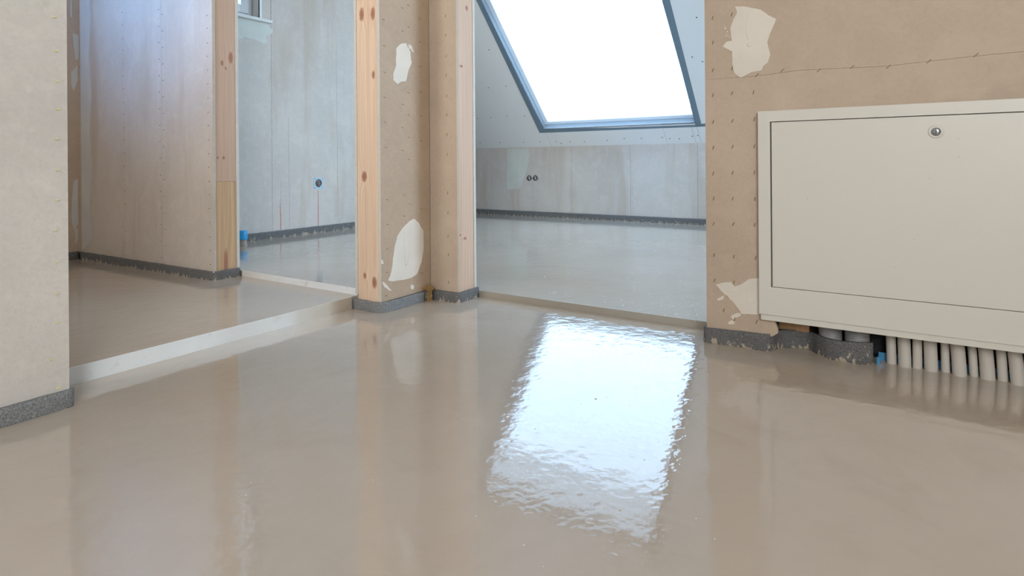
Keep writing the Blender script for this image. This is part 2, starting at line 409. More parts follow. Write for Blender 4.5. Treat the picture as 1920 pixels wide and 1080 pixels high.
# ---------------------------------------------------------------- pillar between the doorways: wall_middle
wm = structure(empty('wall_middle', (1.55, 1.5, 0)))
box('board', (1.421, YL, .036), (XR+TB, YL+TB, 2.5), M['board_pillar'], wm)                     # face towards the camera
box('board', (1.421, 1.5600, .05), (XR+TB, 1.5725, 2.5), M['board_edge'], wm)            # rear board, edge seen
k1 = [at_x(x, y, 1.42) for x, y in ((677, 27), (698, 25), (699, 140), (682, 331), (683, 517), (701, 530))]
rr = [(.0115, .024), (.0105, .023), (.007, .014), (.013, .019), (.008, .011), (.011, .021)]
st1 = box('stud', (1.4225, YL+TB+.0015, .02), (1.50, 1.5585, 2.5), wood_mat('pine_pale', (.82, .64, .49), (.62, .38, .24), [(p.y, p.z, a, b) for p, (a, b) in zip(k1, rr)], 1), wm)
st1['label'] = 'pale pine stud end with brown knots'
box('board_edge', (1.4205, YL+.0005, .0365), (1.4215, YL+TB-.0005, 2.5), M['board_edge'], wm)
# second leg of the pillar, in the plane of the right wall
box('board', (XR, 1.320, .036), (XR+TB, YL-.0002, 2.5), M['board'], wm)
box('board', (XR+.1005, 1.320, .036), (XR+.113, 1.56, 2.5), M['board_edge'], wm)
k2 = [at_y(x, y, 1.32) for x, y in ((858, 282), (866, 124), (873, 447), (864, 441), (876, 15))]
st2 = box('stud', (XR+TB+.001, 1.3225, .02), (XR+.0995, 1.40, 2.5), wood_mat('pine_pink', (.68, .49, .37), (.52, .34, .24), [(p.x, p.z, a, b) for p, (a, b) in zip(k2, ((.005, .010), (.010, .005), (.009, .0055), (.008, .004), (.008, .010)))], 0), wm)
st2['label'] = 'pinkish pine stud end at the skylight room doorway'
box('stud', (1.50, YL+TB+.001, 0), (XR+.099, 1.5590, 2.5), M['shell'], wm)
# dark corner joint and staples
box('corner_gap', (XR-.0012, YL-.0012, .036), (XR+.0002, YL+.0002, 2.5), M['groove'], wm)
S5 = lambda L: [(640+x/3.6, y/3.6) for x, y in L]; S6 = lambda L: [(640+x/4.154, 350+y/4.154) for x, y in L]
for x, y in S5([(284, 133), (288, 310), (292, 488), (293, 658), (297, 825), (302, 995), (413, 53), (413, 210), (413, 705), (413, 862), (413, 1016), (453, 36), (453, 182), (453, 626), (455, 775), (457, 928), (457, 1078), (530, 127), (531, 283), (533, 450), (535, 622), (538, 784), (539, 952)]) + \
        S6([(487, 63), (357, 102), (535, 137), (625, 172), (490, 230), (360, 295), (357, 485), (357, 670), (628, 343), (628, 673), (350, 850)]):
    staple(x, y, 'y', YL, wm, M['staple'], .011, .0020, tilt=math.radians(100), proud=.0008)
for x, y in S5([(703, 108), (705, 238), (707, 380), (708, 508), (711, 648), (711, 775), (713, 910), (715, 1042)]) + S6([(829, 48), (831, 202), (832, 388), (834, 530), (835, 745)]):
    staple(x, y, 'x', XR, wm, M['staple'], .011, .0020, tilt=math.radians(14), proud=.0008)
def patch(name, px, plane, val, parent, mat, th=.0018, amp=.8, n=3, seed=1, sink=.0004):
    pp = jag(px, amp, n, seed)
    if plane == 'x': pts = [at_x(x, y, val-th+sink) for x, y in pp]; nr = (-1, 0, 0)
    else: pts = [at_y(x, y, val-th+sink) for x, y in pp]; nr = (0, -1, 0)
    return slab(name, pts, nr, th, mat, parent, bevel=0)
def ridge(px, plane, val, parent, mat, r=.0012, name='ridge'):
    pts = [(at_x(x, y, val) if plane == 'x' else at_y(x, y, val)) for x, y in px]
    bm = bmesh.new(); bm_tube(bm, pts, r, 8); return from_bm(name, bm, mat, parent, True)
pc = patch('plaster_patch', S5([(400, 297), (440, 293), (447, 318), (466, 350), (475, 420), (455, 470), (435, 550), (410, 550), (380, 570), (350, 540), (350, 500), (370, 440), (370, 330)]), 'y', YL, wm, M['putty'], seed=4)
patch('plaster_patch', S5([(448, 300), (470, 302), (492, 350), (480, 352), (468, 330), (455, 328)]), 'y', YL, wm, M['putty'], seed=5)
pd = patch('plaster_patch', S6([(570, 250), (610, 290), (640, 345), (642, 470), (625, 590), (590, 680), (545, 710), (490, 725), (400, 738), (365, 730), (385, 680), (400, 600), (415, 470), (435, 390), (480, 320), (530, 270)]), 'y', YL, wm, M['putty'], seed=6, amp=.6)
ridge(S6([(540, 310), (532, 380), (530, 460), (524, 550), (515, 600), (505, 612), (498, 595), (495, 520), (490, 440), (488, 390)]), 'y', YL-.0016, wm, M['putty'], .0008)
patch('plaster_patch', S6([(315, 740), (345, 755), (392, 808), (385, 812), (335, 780)]), 'y', YL, wm, M['putty'], seed=7, th=.001)
patch('plaster_patch', S6([(540, 765), (556, 760), (568, 780), (560, 800), (542, 795)]), 'y', YL, wm, M['putty'], seed=8, th=.001)
patch('plaster_patch', S6([(310, 565), (325, 575), (328, 600), (312, 603)]), 'y', YL, wm, M['putty'], seed=9, th=.001)
adopt(wm)

# ---------------------------------------------------------------- wall_right (with the manifold cabinet)
wr = structure(empty('wall_right', (XR+.05, -.5, 0)))
crack = [(.346, .725), (.30, .7255), (.204, .731), (.12, .7275), (.021, .7235), (-.062, .727), (-.149, .730), (-.3, .732), (-.6, .731), (-1.3, .735)]
g = .0003
upper = [(.444, 2.5), (.444, .7265)] + [(y, z+g) for y, z in crack] + [(-1.3, 2.5)]
lower = [(.444, .7262)] + [(y, z-g) for y, z in crack] + [(-1.3, .038), (-.46, .038), (-.46, .60), (.278, .60), (.278, .10), (.272, .085), (.262, .062), (.262, .050), (.275, .040), (.30, .037), (.444, .037)]
slab('board', [(XR, y, z) for y, z in upper], (-1, 0, 0), TB, M['board'], wr)
slab('board', [(XR, y, z) for y, z in lower], (-1, 0, 0), TB, M['board'], wr)
box('joint_gap', (XR+.004, .36, .70), (XR+.006, -1.29, .75), M['groove'], wr)
box('board', (XR+.1005, -1.3, 0), (XR+.113, .444, 2.5), M['board_back'], wr)
box('stud', (XR+TB+.001, .37, .0), (XR+.0995, .4435, 2.5), M['shell'], wr)
box('stud', (XR+TB+.001, -1.3, .66), (XR+.0995, .369, .72), M['shell'], wr)
# wooden sole plate seen in the gap under the cabinet
box('shade_panel', (XR+.0915, -.6, -.01), (XR+.0995, .195, .105), M['shade_panel'], wr)  # near-black panel paints in the shade behind the conduits
sole = box('sole_plate', (XR+.064, .196, .046), (XR+.0995, .268, .105), wood_mat('raw_orange_wood', (.50, .29, .15), (.34, .17, .08), [], 1, 80), wr)
box('stud', (XR+.05, -1.3, .106), (XR+.099, -.47, .66), M['shell'], wr)
box('stud', (XR+TB+.001, .285, .0), (XR+.06, .369, .66), M['shell'], wr)
C1 = lambda L: [(1300+x/3, y/3) for x, y in L]; C2 = lambda L: [(1300+x/2.571, 340+y/2.571) for x, y in L]
st = C1([(108, 102), (216, 82), (335, 76), (110, 240), (214, 230), (110, 396), (218, 385), (110, 536), (218, 525), (338, 519), (112, 685), (220, 680), (342, 672), (112, 831), (221, 826), (342, 824), (112, 976), (221, 972), (344, 970)]) + \
     C2([(98, 83), (190, 84), (296, 85), (98, 204), (193, 206), (296, 210), (100, 355), (195, 364), (300, 369), (103, 477), (196, 487), (147, 621), (199, 665), (305, 678)])
for i, (x, y) in enumerate(st): staple(x, y, 'x', XR, wr, M['staple'], .0105, .0024, tilt=math.radians(14+(i % 3)*4), proud=.0008)
for x, y in C1([(358, 423), (500, 397), (706, 396), (893, 377), (1097, 376), (1325, 345), (1590, 310)]): staple(x, y, 'x', XR, wr, M['staple'], .012, .0022, tilt=math.radians(48), proud=.0008)
patch('plaster_patch', C1([(233, 35), (300, 38), (380, 55), (420, 85), (465, 105), (440, 170), (415, 235), (433, 310), (420, 350), (390, 375), (385, 395), (330, 405), (265, 437), (230, 410), (218, 350), (218, 290), (165, 262), (185, 235), (215, 228), (207, 160), (225, 110), (245, 70)]), 'x', XR, wr, M['putty'], th=.0022, amp=.6, n=3, seed=2)
ridge(C1([(318, 48), (303, 90), (296, 140), (298, 185), (308, 225)]), 'x', XR-.0018, wr, M['putty'], .0009)
bm = bmesh.new(); p = at_x(1405, 84, XR-.001)
bmesh.ops.create_uvsphere(bm, u_segments=14, v_segments=8, radius=.0062, matrix=Matrix.Translation(p) @ Matrix.Diagonal((.45, 1.1, 1, 1))); from_bm('plaster_lump', bm, M['putty'], wr, True)
for i, (x, y, r) in enumerate(((180, 160, 5), (190, 178, 4), (186, 200, 4), (205, 205, 3), (176, 150, 3))):
    q = [(x+r*math.cos(a), y+r*math.sin(a)) for a in (0, 1.1, 2.2, 3.3, 4.4, 5.5)]; patch('plaster_speck', C1(q), 'x', XR, wr, M['putty'], th=.001, amp=.1, n=1)
patch('plaster_patch', C2([(108, 497), (150, 488), (180, 485), (200, 508), (232, 495), (270, 470), (335, 468), (335, 640), (235, 640), (205, 600), (165, 552), (150, 545), (128, 522)]), 'x', XR, wr, M['putty'], th=.0018, amp=.9, seed=12)
patch('plaster_patch', C2([(150, 549), (142, 570), (120, 576), (113, 568), (135, 556)]), 'x', XR, wr, M['putty'], th=.0012, amp=.4, seed=13)
patch('plaster_patch', C2([(182, 648), (205, 636), (228, 634), (230, 648), (205, 658), (196, 668), (184, 660)]), 'x', XR, wr, M['putty'], th=.0012, amp=.4, seed=14)
patch('plaster_patch', C2([(165, 682), (182, 670), (200, 676), (195, 690), (172, 690)]), 'x', XR, wr, M['putty'], th=.0012, amp=.4, seed=15)
ridge(C2([(262, 545), (257, 560), (262, 578), (278, 587), (296, 582)]), 'x', XR-.0015, wr, M['putty'], .0007)
ridge(C2([(178, 528), (215, 535), (260, 520), (280, 512)]), 'x', XR-.0015, wr, M['putty'], .0006)
adopt(wr)

# ---------------------------------------------------------------- partition between left room and back room: wall_inner
wi = structure(empty('wall_inner', (1.36, 2.9, 0)))
def pin(y): return 1.327 - (y-2.28)*.030      # face of the partition (slightly out of square)
def iboard(y0, y1, z0, z1, mat, off=0, th=TB):
    return slab('board', [(pin(y0)+off, y0, z0), (pin(y1)+off, y1, z0), (pin(y1)+off, y1, z1), (pin(y0)+off, y0, z1)], (-1, 0, 0), th, mat, wi)
ys = at_x(303, 250, 1.315).y
iboard(2.28, ys-.0008, .07, 2.5, M['board_mid']); iboard(ys+.0008, 3.42, .07, 2.5, M['board_mid'])
iboard(2.29, 3.42, .0, 2.5, M['groove'], TB+.002, .004)
box('board', (1.426, 2.28, .07), (1.4385, 3.14, 2.5), M['board_edge'], wi)
k3 = [at_y(x, y, 2.28) for x, y in ((417, 118), (433, 108), (424, 128), (420, 296), (409, 296))]
upz = at_y(420, 340, 2.28).z
st3 = box('stud', (1.3415, 2.2825, upz), (1.4245, 2.36, 2.5), wood_mat('pine_rosy', (.62, .44, .33), (.48, .31, .22), [(p.x, p.z, a, b) for p, (a, b) in zip(k3, ((.006, .012), (.010, .024), (.004, .006), (.006, .007), (.004, .006)))], 0), wi)
st3['label'] = 'upper rosy pine piece with knots'
kl = at_y(424, 497, 2.28)
st4 = box('stud', (1.3415, 2.2815, .06), (1.4245, 2.36, upz-.0008), wood_mat('pine_yellow', (.62, .43, .26), (.42, .26, .13), [(kl.x, kl.z+.01, .009, .055)], 0, 130, .02), wi)
st4['label'] = 'lower yellow pine piece with arched grain'
box('stud', (1.345, 2.361, .06), (1.425, 3.13, .12), M['shell'], wi)
# staples, joined: too small to pick apart
def staples_joined(name, pts, nrm, parent, mat, length=.007, w=.002, tilt=0):
    bm = bmesh.new(); n = Vector(nrm)
    for p in pts:
        u = Zv.cross(n).normalized(); d = u*math.cos(tilt) + Zv*math.sin(tilt); e = d.cross(n); vs = []
        for q in (-.0006, .0008):
            for a, b in ((-1, -1), (1, -1), (1, 1), (-1, 1)): vs.append(bm.verts.new(p + d*(a*length/2) + e*(b*w/2) + n*q))
        for f in ((0, 3, 2, 1), (4, 5, 6, 7), (0, 1, 5, 4), (1, 2, 6, 5), (2, 3, 7, 6), (3, 0, 4, 7)): bm.faces.new([vs[i] for i in f])
    o = from_bm(name, bm, mat, parent); o['kind'] = 'stuff'; return o
pl = []
def on_part(x, y):
    yy = 2.8
    for _ in range(6): p = at_x(x, y, pin(yy)); yy = p.y
    return p
for y in range(24, 490, 24): pl.append(on_part(229+y*.014, y+random.uniform(-2, 2)))
for y in range(18, 500, 31): pl.append(on_part(297+y*.012, y)); pl.append(on_part(304+y*.012, y+9))
for y in range(28, 500, 26): pl.append(on_part(387.5+y*.014, y+random.uniform(-1, 1)))
staples_joined('staples', pl, (-1, 0, 0), wi, M['screw'], .007, .0022, .15)
# grey jointing compound band in the corner
def band(px, amp, seed, mat=M['putty_grey'], name='joint_compound', th=.0015):
    pts = [on_part(x, y) - Vector((th*.8, 0, 0)) for x, y in jag(px, amp, 2, seed)]
    return slab(name, pts, (-1, 0, 0), th, mat, wi)
band([(149, -200), (167, -200)] + [(168+2.2*math.sin(y*.045)+y*.007, y) for y in range(-150, 475, 25)] + [(150+.010*y, y) for y in range(470, -190, -60)], .5, 3)
adopt(wi)

# ---------------------------------------------------------------- left room back wall and far side
Y3 = 3.385
w3 = structure(empty('wall_left_room', (-.5, Y3, 0)))
box('board', (-2.25, Y3, .07), (pin(Y3)+.001, Y3+TB, 2.5), M['board'], w3)
box('core', (-2.25, Y3+TB, -.05), (1.42, Y3+.10, 2.6), M['shell'], w3)
def sm(px, seed, amp=.7): return slab('plaster_smear', [at_y(x, y, Y3-.001) for x, y in jag(px, amp, 2, seed)], (0, -1, 0), .0015, M['putty_grey'], w3)
sm([(137, 62), (147, 66), (148, 110), (142, 112), (139, 90)], 1); sm([(134, 135), (146, 120), (146, 150), (138, 170), (134, 160)], 2)
sm([(138, 340), (146, 335), (147, 420), (139, 432), (134, 400)], 3, 1.5); sm([(140, 430), (146, 428), (147, 450), (141, 458)], 4); sm([(132, 0), (135, 0), (135, 34), (132, 30)], 5, .3)
adopt(w3)

# ---------------------------------------------------------------- back room wall with the window niche
Y4 = 3.123
wb = structure(empty('wall_back', (2.4, Y4, 0)))
zsill = 1.335; xn0, xn1 = 1.46, 2.108; zt = 2.20
seamx = at_y(509, 150, Y4).x
def yb(name, x0, x1, z0, z1, mat=M['board_back'], y=Y4, th=TB): return box(name, (x0, y, z0), (x1, y+th, z1), mat, wb)
yb('board', 1.4385, xn0-.0005, .10, 2.5) if xn0 > 1.4385 else None
yb('board', 1.4385, seamx-.0008, .10, zsill+.02)
yb('board', xn1, seamx-.0022, zsill+.0215, 2.5)
yb('board', 1.4385, xn1-.0008, zt, 2.5)
yb('board', seamx+.0008, 3.30, .10, 2.5)
yb('joint_gap', seamx-.02, seamx+.02, .10, 2.5, M['groove'], Y4+TB+.001, .004)
# masonry core with the niche left open
box('core', (1.42, Y4+TB+.006, -.05), (3.32, Y4+.36, zsill-.005), M['shell'], wb)
box('core', (xn1+.012, Y4+TB+.006, zsill-.005), (3.32, Y4+.36, 2.6), M['shell'], wb)
box('core', (1.42, Y4+TB+.006, zt+.012), (xn1+.012, Y4+.36, 2.6), M['shell'], wb)
box('core', (1.42, Y4+TB+.006, zsill-.005), (xn0-.001, Y4+.36, zt+.012), M['shell'], wb)
box('reveal_board', (xn1, Y4+.0005, zsill+.02), (xn1+.0115, Y4+.30, zt), M['board_back'], wb)
box('corner_bead', (xn1-.0015, Y4-.002, zsill+.02), (xn1+.012, Y4+.0005, zt), M['white_frame'], wb)
box('reveal_board', (1.46, Y4+.0005, zt), (xn1, Y4+.30, zt+.0115), M['board_back'], wb)
# outer side of the L-shaped room
box('board', (3.30, Y4+TB, .05), (3.3125, 4.3, 2.5), M['board_back'], wb)
S7 = lambda L: [(380+x/9, y/9) for x, y in L]
patch('plaster_patch', S7([(540, 300), (800, 340), (1090, 400), (1125, 430), (1130, 480), (1165, 478), (1182, 500), (1178, 560), (1120, 580), (1075, 592), (1062, 620), (1075, 660), (1090, 720), (1030, 730), (860, 665), (690, 620), (685, 655), (540, 660)]), 'y', Y4, wb, M['putty_green'], amp=.25, seed=21, th=.0015)
pl = []
def seg(x0, y0, x1, y1, n, dx=0):
    for i in range(n):
        f = (i+.5)/n; pl.append(at_y(x0+(x1-x0)*f+dx+random.uniform(-.8, .8), y0+(y1-y0)*f, Y4))
seg(505, 70, 509, 430, 22); seg(513, 70, 516, 430, 18); seg(629, 30, 634, 415, 14); seg(540, 220, 543, 425, 9)
for x, y in ((523, 14), (573, 127), (497, 12)): pl.append(at_y(x, y, Y4))
staples_joined('staples', pl, (0, -1, 0), wb, M['pencil'], .006, .0022, .2)
for (x0, y0, x1, y1) in ((541, 222, 543, 425), (630, 60, 634, 415), (527, 340, 526.5, 385)):
    a, b = at_y(x0, y0, Y4-.0004), at_y(x1, y1, Y4-.0004); bm = bmesh.new(); bm_cyl(bm, a, b, .0005, n=6); from_bm('pencil_line', bm, M['pencil'], wb)
for pts in ([(525.2, 382), (525.8, 400), (526.6, 405), (526.4, 431)], [(596.3, 357), (596.6, 390), (597, 423)]):
    bm = bmesh.new(); bm_tube(bm, [at_y(x, y, Y4-.0004) for x, y in pts], [.0008]+[.0018]*(len(pts)-1), 6); o = from_bm('red_chalk_line', bm, M['red'], wb); o['label'] = 'red marking line running down to the floor'
adopt(wb)

# window in the niche
w2 = structure(empty('window_2', (1.8, Y4+.08, zsill)))
yw = Y4+.075
def wbox(name, a, b, mat=M['white_frame'], bevel=.004): return box(name, a, b, mat, w2, bevel)
fr = .032; xa = xn0+.001; sa = .046; zb_, zt_ = zsill+.0185+fr, zt-fr-.001
wbox('frame', (xn1-fr, yw, zsill+.0185), (xn1-.001, yw+.07, zt-.001)); wbox('frame', (xa, yw, zsill+.0185), (xa+fr, yw+.07, zt-.001))
wbox('frame', (xa+fr, yw, zsill+.0185), (xn1-fr, yw+.07, zb_)); wbox('frame', (xa+fr, yw, zt_), (xn1-fr, yw+.07, zt-.001))
s1, s0 = xn1-fr, xa+fr
wbox('sash', (s1-sa, yw-.012, zb_), (s1, yw+.05, zt_)); wbox('sash', (s0, yw-.012, zb_), (s0+sa, yw+.05, zt_))
wbox('sash', (s0+sa, yw-.012, zb_), (s1-sa, yw+.05, zb_+sa)); wbox('sash', (s0+sa, yw-.012, zt_-sa), (s1-sa, yw+.05, zt_))
box('pane', (s0+sa, yw+.015, zb_+sa), (s1-sa, yw+.021, zt_-sa), M['glass'], w2)
hp = s1-.024
bm = bmesh.new(); bm_tube(bm, [(hp-.006, yw-.010, 1.585), (hp-.006, yw-.036, 1.585), (hp-.004, yw-.042, 1.57), (hp, yw-.042, 1.50), (hp+.001, yw-.040, 1.445)], .006, 10); from_bm('handle', bm, M['white_frame'], w2, True)
adopt(w2)
sl = box('trim_1', (1.462, Y4-.030, zsill), (2.172, Y4+.0005, zsill+.018), M['sill'], None, .003); structure(sl); s2_ = structure(box('trim_2', (1.462, Y4+.0006, zsill), (xn1-.001, Y4+.150, zsill+.018), M['sill']))

# ---------------------------------------------------------------- skylight room: knee wall and sloping ceiling
X5 = 4.518
wk = structure(empty('wall_knee', (X5, 2, 0)))
sy = [at_x(x, 300, X5).y for x in (972, 1071, 1182, 1308)]
edges = [4.3] + sy + [.72, .18, -.36, -1.2]
for a, b in zip(edges, edges[1:]): box('board', (X5, b+.0008, .05), (X5+TB, a-.0008, .640), M['board_back'], wk)
box('joint_gap', (X5+TB+.001, -1.2, .05), (X5+TB+.004, 4.3, .64), M['groove'], wk)
box('core', (X5+TB+.005, -1.2, -.05), (X5+.10, 4.3, .62), M['shell'], wk)
patch('plaster_patch', [(951, 279.5), (991, 279), (992.5, 290), (990, 312), (984, 330), (978, 348), (975, 353), (952, 355), (950, 340), (951.5, 310)], 'x', X5, wk, M['putty_green'], amp=.4, seed=31, th=.0015)
pl = []
for x in (915, 930, 1010, 1018, 1030, 1044, 1058, 1084, 1098, 1113, 1128, 1144, 1160, 1187, 1205, 1218, 1236, 1252, 1263, 1278, 1295, 1314): pl.append(at_x(x, 293 - (x-900)*.025, X5))
for cxx in (972, 1071, 1182, 1308):
    for y in range(300, 402, 13): pl.append(at_x(cxx+3+(y-300)*.007, y, X5))
staples_joined('staples', pl, (-1, 0, 0), wk, M['pencil'], .010, .0025, 1.4)
a, b = at_x(998.5, 341, X5-.0004), at_x(998.5, 376, X5-.0004); bm = bmesh.new(); bm_cyl(bm, a, b, .0008, n=6); from_bm('pencil_line', bm, M['pencil'], wk)
adopt(wk)

# slope: boards around the opening. coordinates (y, s)
OY0, OY1, OS0, OS1 = 1.232, 2.52, .208, 1.615
sc_ = structure(empty('ceiling_slope', (3.6, 1.9, 1.5)))
SN = Vector((-SK, 0, -SK))
def sboard(pts): return slab('board', [slope_pt(y, s) for y, s in pts], SN, TB, M['plasterboard'], sc_)
j1 = at_slope(1247.5, 255).y; j2 = at_slope(1301.5, 255).y; j3 = at_slope(1042, 255).y; e = .0009
TOP = 2.66
sboard([(4.3, 0), (OY1, 0), (OY1, TOP), (4.3, TOP)])
sboard([(OY1-e*2, 0), (j3+e, 0), (j3+e, OS0), (OY1-e*2, OS0)]); sboard([(j3-e*.4, 0), (j1+e, 0), (j1+e, OS0), (j3-e*.4, OS0)]); sboard([(j1-e, 0), (j2+e, 0), (j2+e, OS0), (j1-e, OS0)])
sboard([(OY0-.001, 0), (-.2, 0), (-.2, TOP), (OY0-.001, TOP)]) ; sboard([(j2-e, 0), (OY0+.001, 0), (OY0+.001, OS0), (j2-e, OS0)])
sboard([(OY1-e, OS1), (OY0, OS1), (OY0, TOP), (OY1-e, TOP)]); sboard([(-.201, 0), (-1.2, 0), (-1.2, TOP), (-.201, TOP)])
def sbox(name, y0, y1, s0, s1_, d0, d1, mat, parent):
    bm = bmesh.new(); v = [bm.verts.new(slope_pt(y, s, d)) for d in (d0, d1) for y, s in ((y0, s0), (y1, s0), (y1, s1_), (y0, s1_))]
    for f in ((0, 1, 2, 3), (7, 6, 5, 4), (0, 4, 5, 1), (1, 5, 6, 2), (2, 6, 7, 3), (3, 7, 4, 0)): bm.faces.new([v[i] for i in f])
    return from_bm(name, bm, mat, parent)
for (y0, y1, a, b) in ((OY1+.012, 4.3, -.1, TOP+.1), (-1.2, OY0-.012, -.1, TOP+.1), (OY0-.012, OY1+.012, -.1, OS0-.012), (OY0-.012, OY1+.012, OS1+.012, TOP+.1)):
    sbox('rafter_core', y0, y1, a, b, TB+.001, .20, M['shell'], sc_)
def screwpt(x, y): p = at_slope(x, y); return slope_pt(p.y, slope_s(p))
bm = bmesh.new()
for x, y in [(860+a/3.273, b/3.273) for a, b in ((187, 306), (182, 538), (290, 528), (115, 728), (198, 721), (296, 714), (404, 711), (132, 877), (254, 875), (398, 873), (499, 871), (598, 868), (629, 879), (683, 869), (771, 869), (912, 861), (1016, 851), (1122, 849), (1249, 843), (1294, 851), (1354, 852), (1433, 836), (1467, 832), (1460, 107), (1433, 350), (1496, 378))]:
    p = screwpt(x, y); bm_cyl(bm, p - SN*.001, p + SN*.0008, .0045, n=10)
o = from_bm('screws', bm, M['screw'], sc_); o['kind'] = 'stuff'
adopt(sc_)

w1 = structure(empty('window_1', slope_pt(1.88, OS0)))
D = .085
sbox('reveal', OY1, OY1+.011, OS0-.011, OS1+.011, .0, D, M['reveal_dim'], w1); sbox('reveal', OY0-.011, OY0, OS0-.011, OS1+.011, .0, D, M['reveal_dim'], w1)
sbox('reveal', OY0, OY1, OS0-.011, OS0, .0, D, M['reveal_dim'], w1); sbox('reveal', OY0, OY1, OS1, OS1+.011, .0, D, M['reveal_dim'], w1)
sbox('frame', OY1-.035, OY1, OS0, OS1, D-.03, D+.03, M['white_frame'], w1); sbox('frame', OY0, OY0+.02, OS0, OS1, D-.03, D+.03, M['white_frame'], w1)
sbox('frame', OY0+.02, OY1-.035, OS0, OS0+.03, D-.03, D+.03, M['white_frame'], w1); sbox('frame', OY0+.02, OY1-.035, OS1-.04, OS1, D-.03, D+.03, M['white_frame'], w1)
sbox('pane', OY0+.02, OY1-.035, OS0+.03, OS1-.04, D, D+.006, M['glass'], w1)
bl = sbox('roller_blind', OY0+.022, OY1-.037, 1.30, OS1-.042, D-.025, D-.021, M['blind'], w1); bl['label'] = 'grey white blind drawn a little way down'
adopt(w1)

# plastic sheet taped over the skylight
ps = thing('plastic_sheet', 'clear plastic sheet taped over the sloping skylight with grey-blue tape', 'plastic sheet', slope_pt(1.88, OS0))
bm = bmesh.new(); ny, ns = 40, 44; gv = []
for i in range(ny+1):
    row = []
    for j in range(ns+1):
        fy, fs = i/ny, j/ns; y = OY0-.004+(OY1-OY0+.008)*fy; s = OS0-.004+(OS1-OS0+.008)*fs
        edge = min(1, min(fy, 1-fy, fs, 1-fs)*9)
        d = .010*edge*(noise.noise(Vector((y*2.2, s*2.2, 1))) + .5*noise.noise(Vector((y*7, s*4, 3)))) - .0012 + .006*(1-edge)*edge*math.sin(s*40+y*23)
        row.append(bm.verts.new(slope_pt(y, s, min(d, .02) if edge > .05 else -.0008)))
    gv.append(row)
for i in range(ny):
    for j in range(ns): bm.faces.new((gv[i][j], gv[i+1][j], gv[i+1][j+1], gv[i][j+1]))
from_bm('film', bm, M['film'], ps, True)
def tape(pts):
    return slab('tape_strip', [slope_pt(y, s, -.0022) for y, s in pts], SN, .0018, M['tape'], ps)
pT = lambda x, y: (lambda p: (p.y, slope_s(p)))(at_slope(x, y))
bl_o, bl_i = pT(1012, 249), pT(1018, 241); l_o, l_i = pT(893, 0), pT(903, 0); br_i, br_o = pT(1304, 234), pT(1316, 236); r_i, r_o = pT(1243, 0), pT(1256, 0)
def ext(a, b, s): f = (s-a[1])/(b[1]-a[1]); return (a[0]+(b[0]-a[0])*f, s)
tape([bl_o, bl_i, ext(bl_i, l_i, 1.66), ext(bl_o, l_o, 1.66)])
tape([br_i, br_o, ext(br_o, r_o, 1.66), ext(br_i, r_i, 1.66)])
tp = tape([bl_o, (1.15, pT(1320, 237)[1]), (1.15, pT(1320, 231)[1]), br_i, (1.9, br_i[1]+.004), bl_i]);
tape([(ext(bl_o, l_o, 1.62)[0], 1.60), (ext(bl_o, l_o, 1.66)[0], 1.645), (ext(br_o, r_o, 1.66)[0], 1.645), (ext(br_o, r_o, 1.6)[0], 1.60)])
adopt(ps)

# ---------------------------------------------------------------- ceiling and unseen sides of the shell
cf = structure(empty('ceiling', (0, 0, 2.5)))
box('board', (-2.25, -2.25, 2.5), (2.70, 4.4, 2.515), M['board_pale'], cf)
box('core', (-2.35, -2.35, 2.516), (2.75, 4.4, 2.72), M['shell'], cf)
adopt(cf)
wf = structure(empty('wall_rear', (-2.25, 0, 0)))
box('board', (-2.2625, -2.25, .0), (-2.25, 3.42, 2.5), M['board_pale'], wf); box('core', (-2.36, -2.35, -.1), (-2.2635, 3.5, 2.6), M['shell'], wf)
adopt(wf)
ws = structure(empty('wall_side', (0, -1.3, 0)))
box('board', (-1.65, -1.3125, 0), (XR-.001, -1.3, 2.5), M['board_pale'], ws); box('core', (-1.75, -1.41, -.1), (1.783, -1.3135, 2.6), M['shell'], ws)
box('board', (-1.6625, -1.3, 0), (-1.65, YL-.001, 2.5), M['board_pale'], ws); box('core', (-1.76, -1.4, -.1), (-1.6635, YL-.001, 2.6), M['shell'], ws)
adopt(ws)
we = structure(empty('wall_gable', (3, -1.2, 0)))
box('board', (1.784, -1.2125, 0), (4.6, -1.2, 2.6), M['board_back'], we); box('core', (1.784, -1.31, -.1), (4.8, -1.2135, 2.8), M['shell'], we)
box('board', (3.2, 4.3, 0), (4.6, 4.3125, 2.6), M['board_back'], we); box('core', (3.2, 4.3135, -.1), (4.8, 4.41, 2.8), M['shell'], we)
adopt(we)
structure(box('foundation_slab', (-2.4, -2.4, -.25), (4.8, 4.5, -.10), M['shell']))
# frames added on closed walls around the fill lamps behind the camera
for nm, a, b, ax in (('lamp_frame_1', (-1.58, -.90), (.8, 1.9), 'y'), ('lamp_frame_2', (-1.26, -.24), (.9, 2.1), 'x')):
    w = structure(empty(nm))
    t_ = .05
    for (u0, u1, v0, v1) in ((a[0]-t_, a[0], b[0]-t_, b[1]+t_), (a[1], a[1]+t_, b[0]-t_, b[1]+t_), (a[0], a[1], b[0]-t_, b[0]), (a[0], a[1], b[1], b[1]+t_)):
        if ax == 'y': box('frame', (u0, -1.299, v0), (u1, -1.23, v1), M['white_frame'], w)
        else: box('frame', (-1.649, u0, v0), (-1.56, u1, v1), M['white_frame'], w)

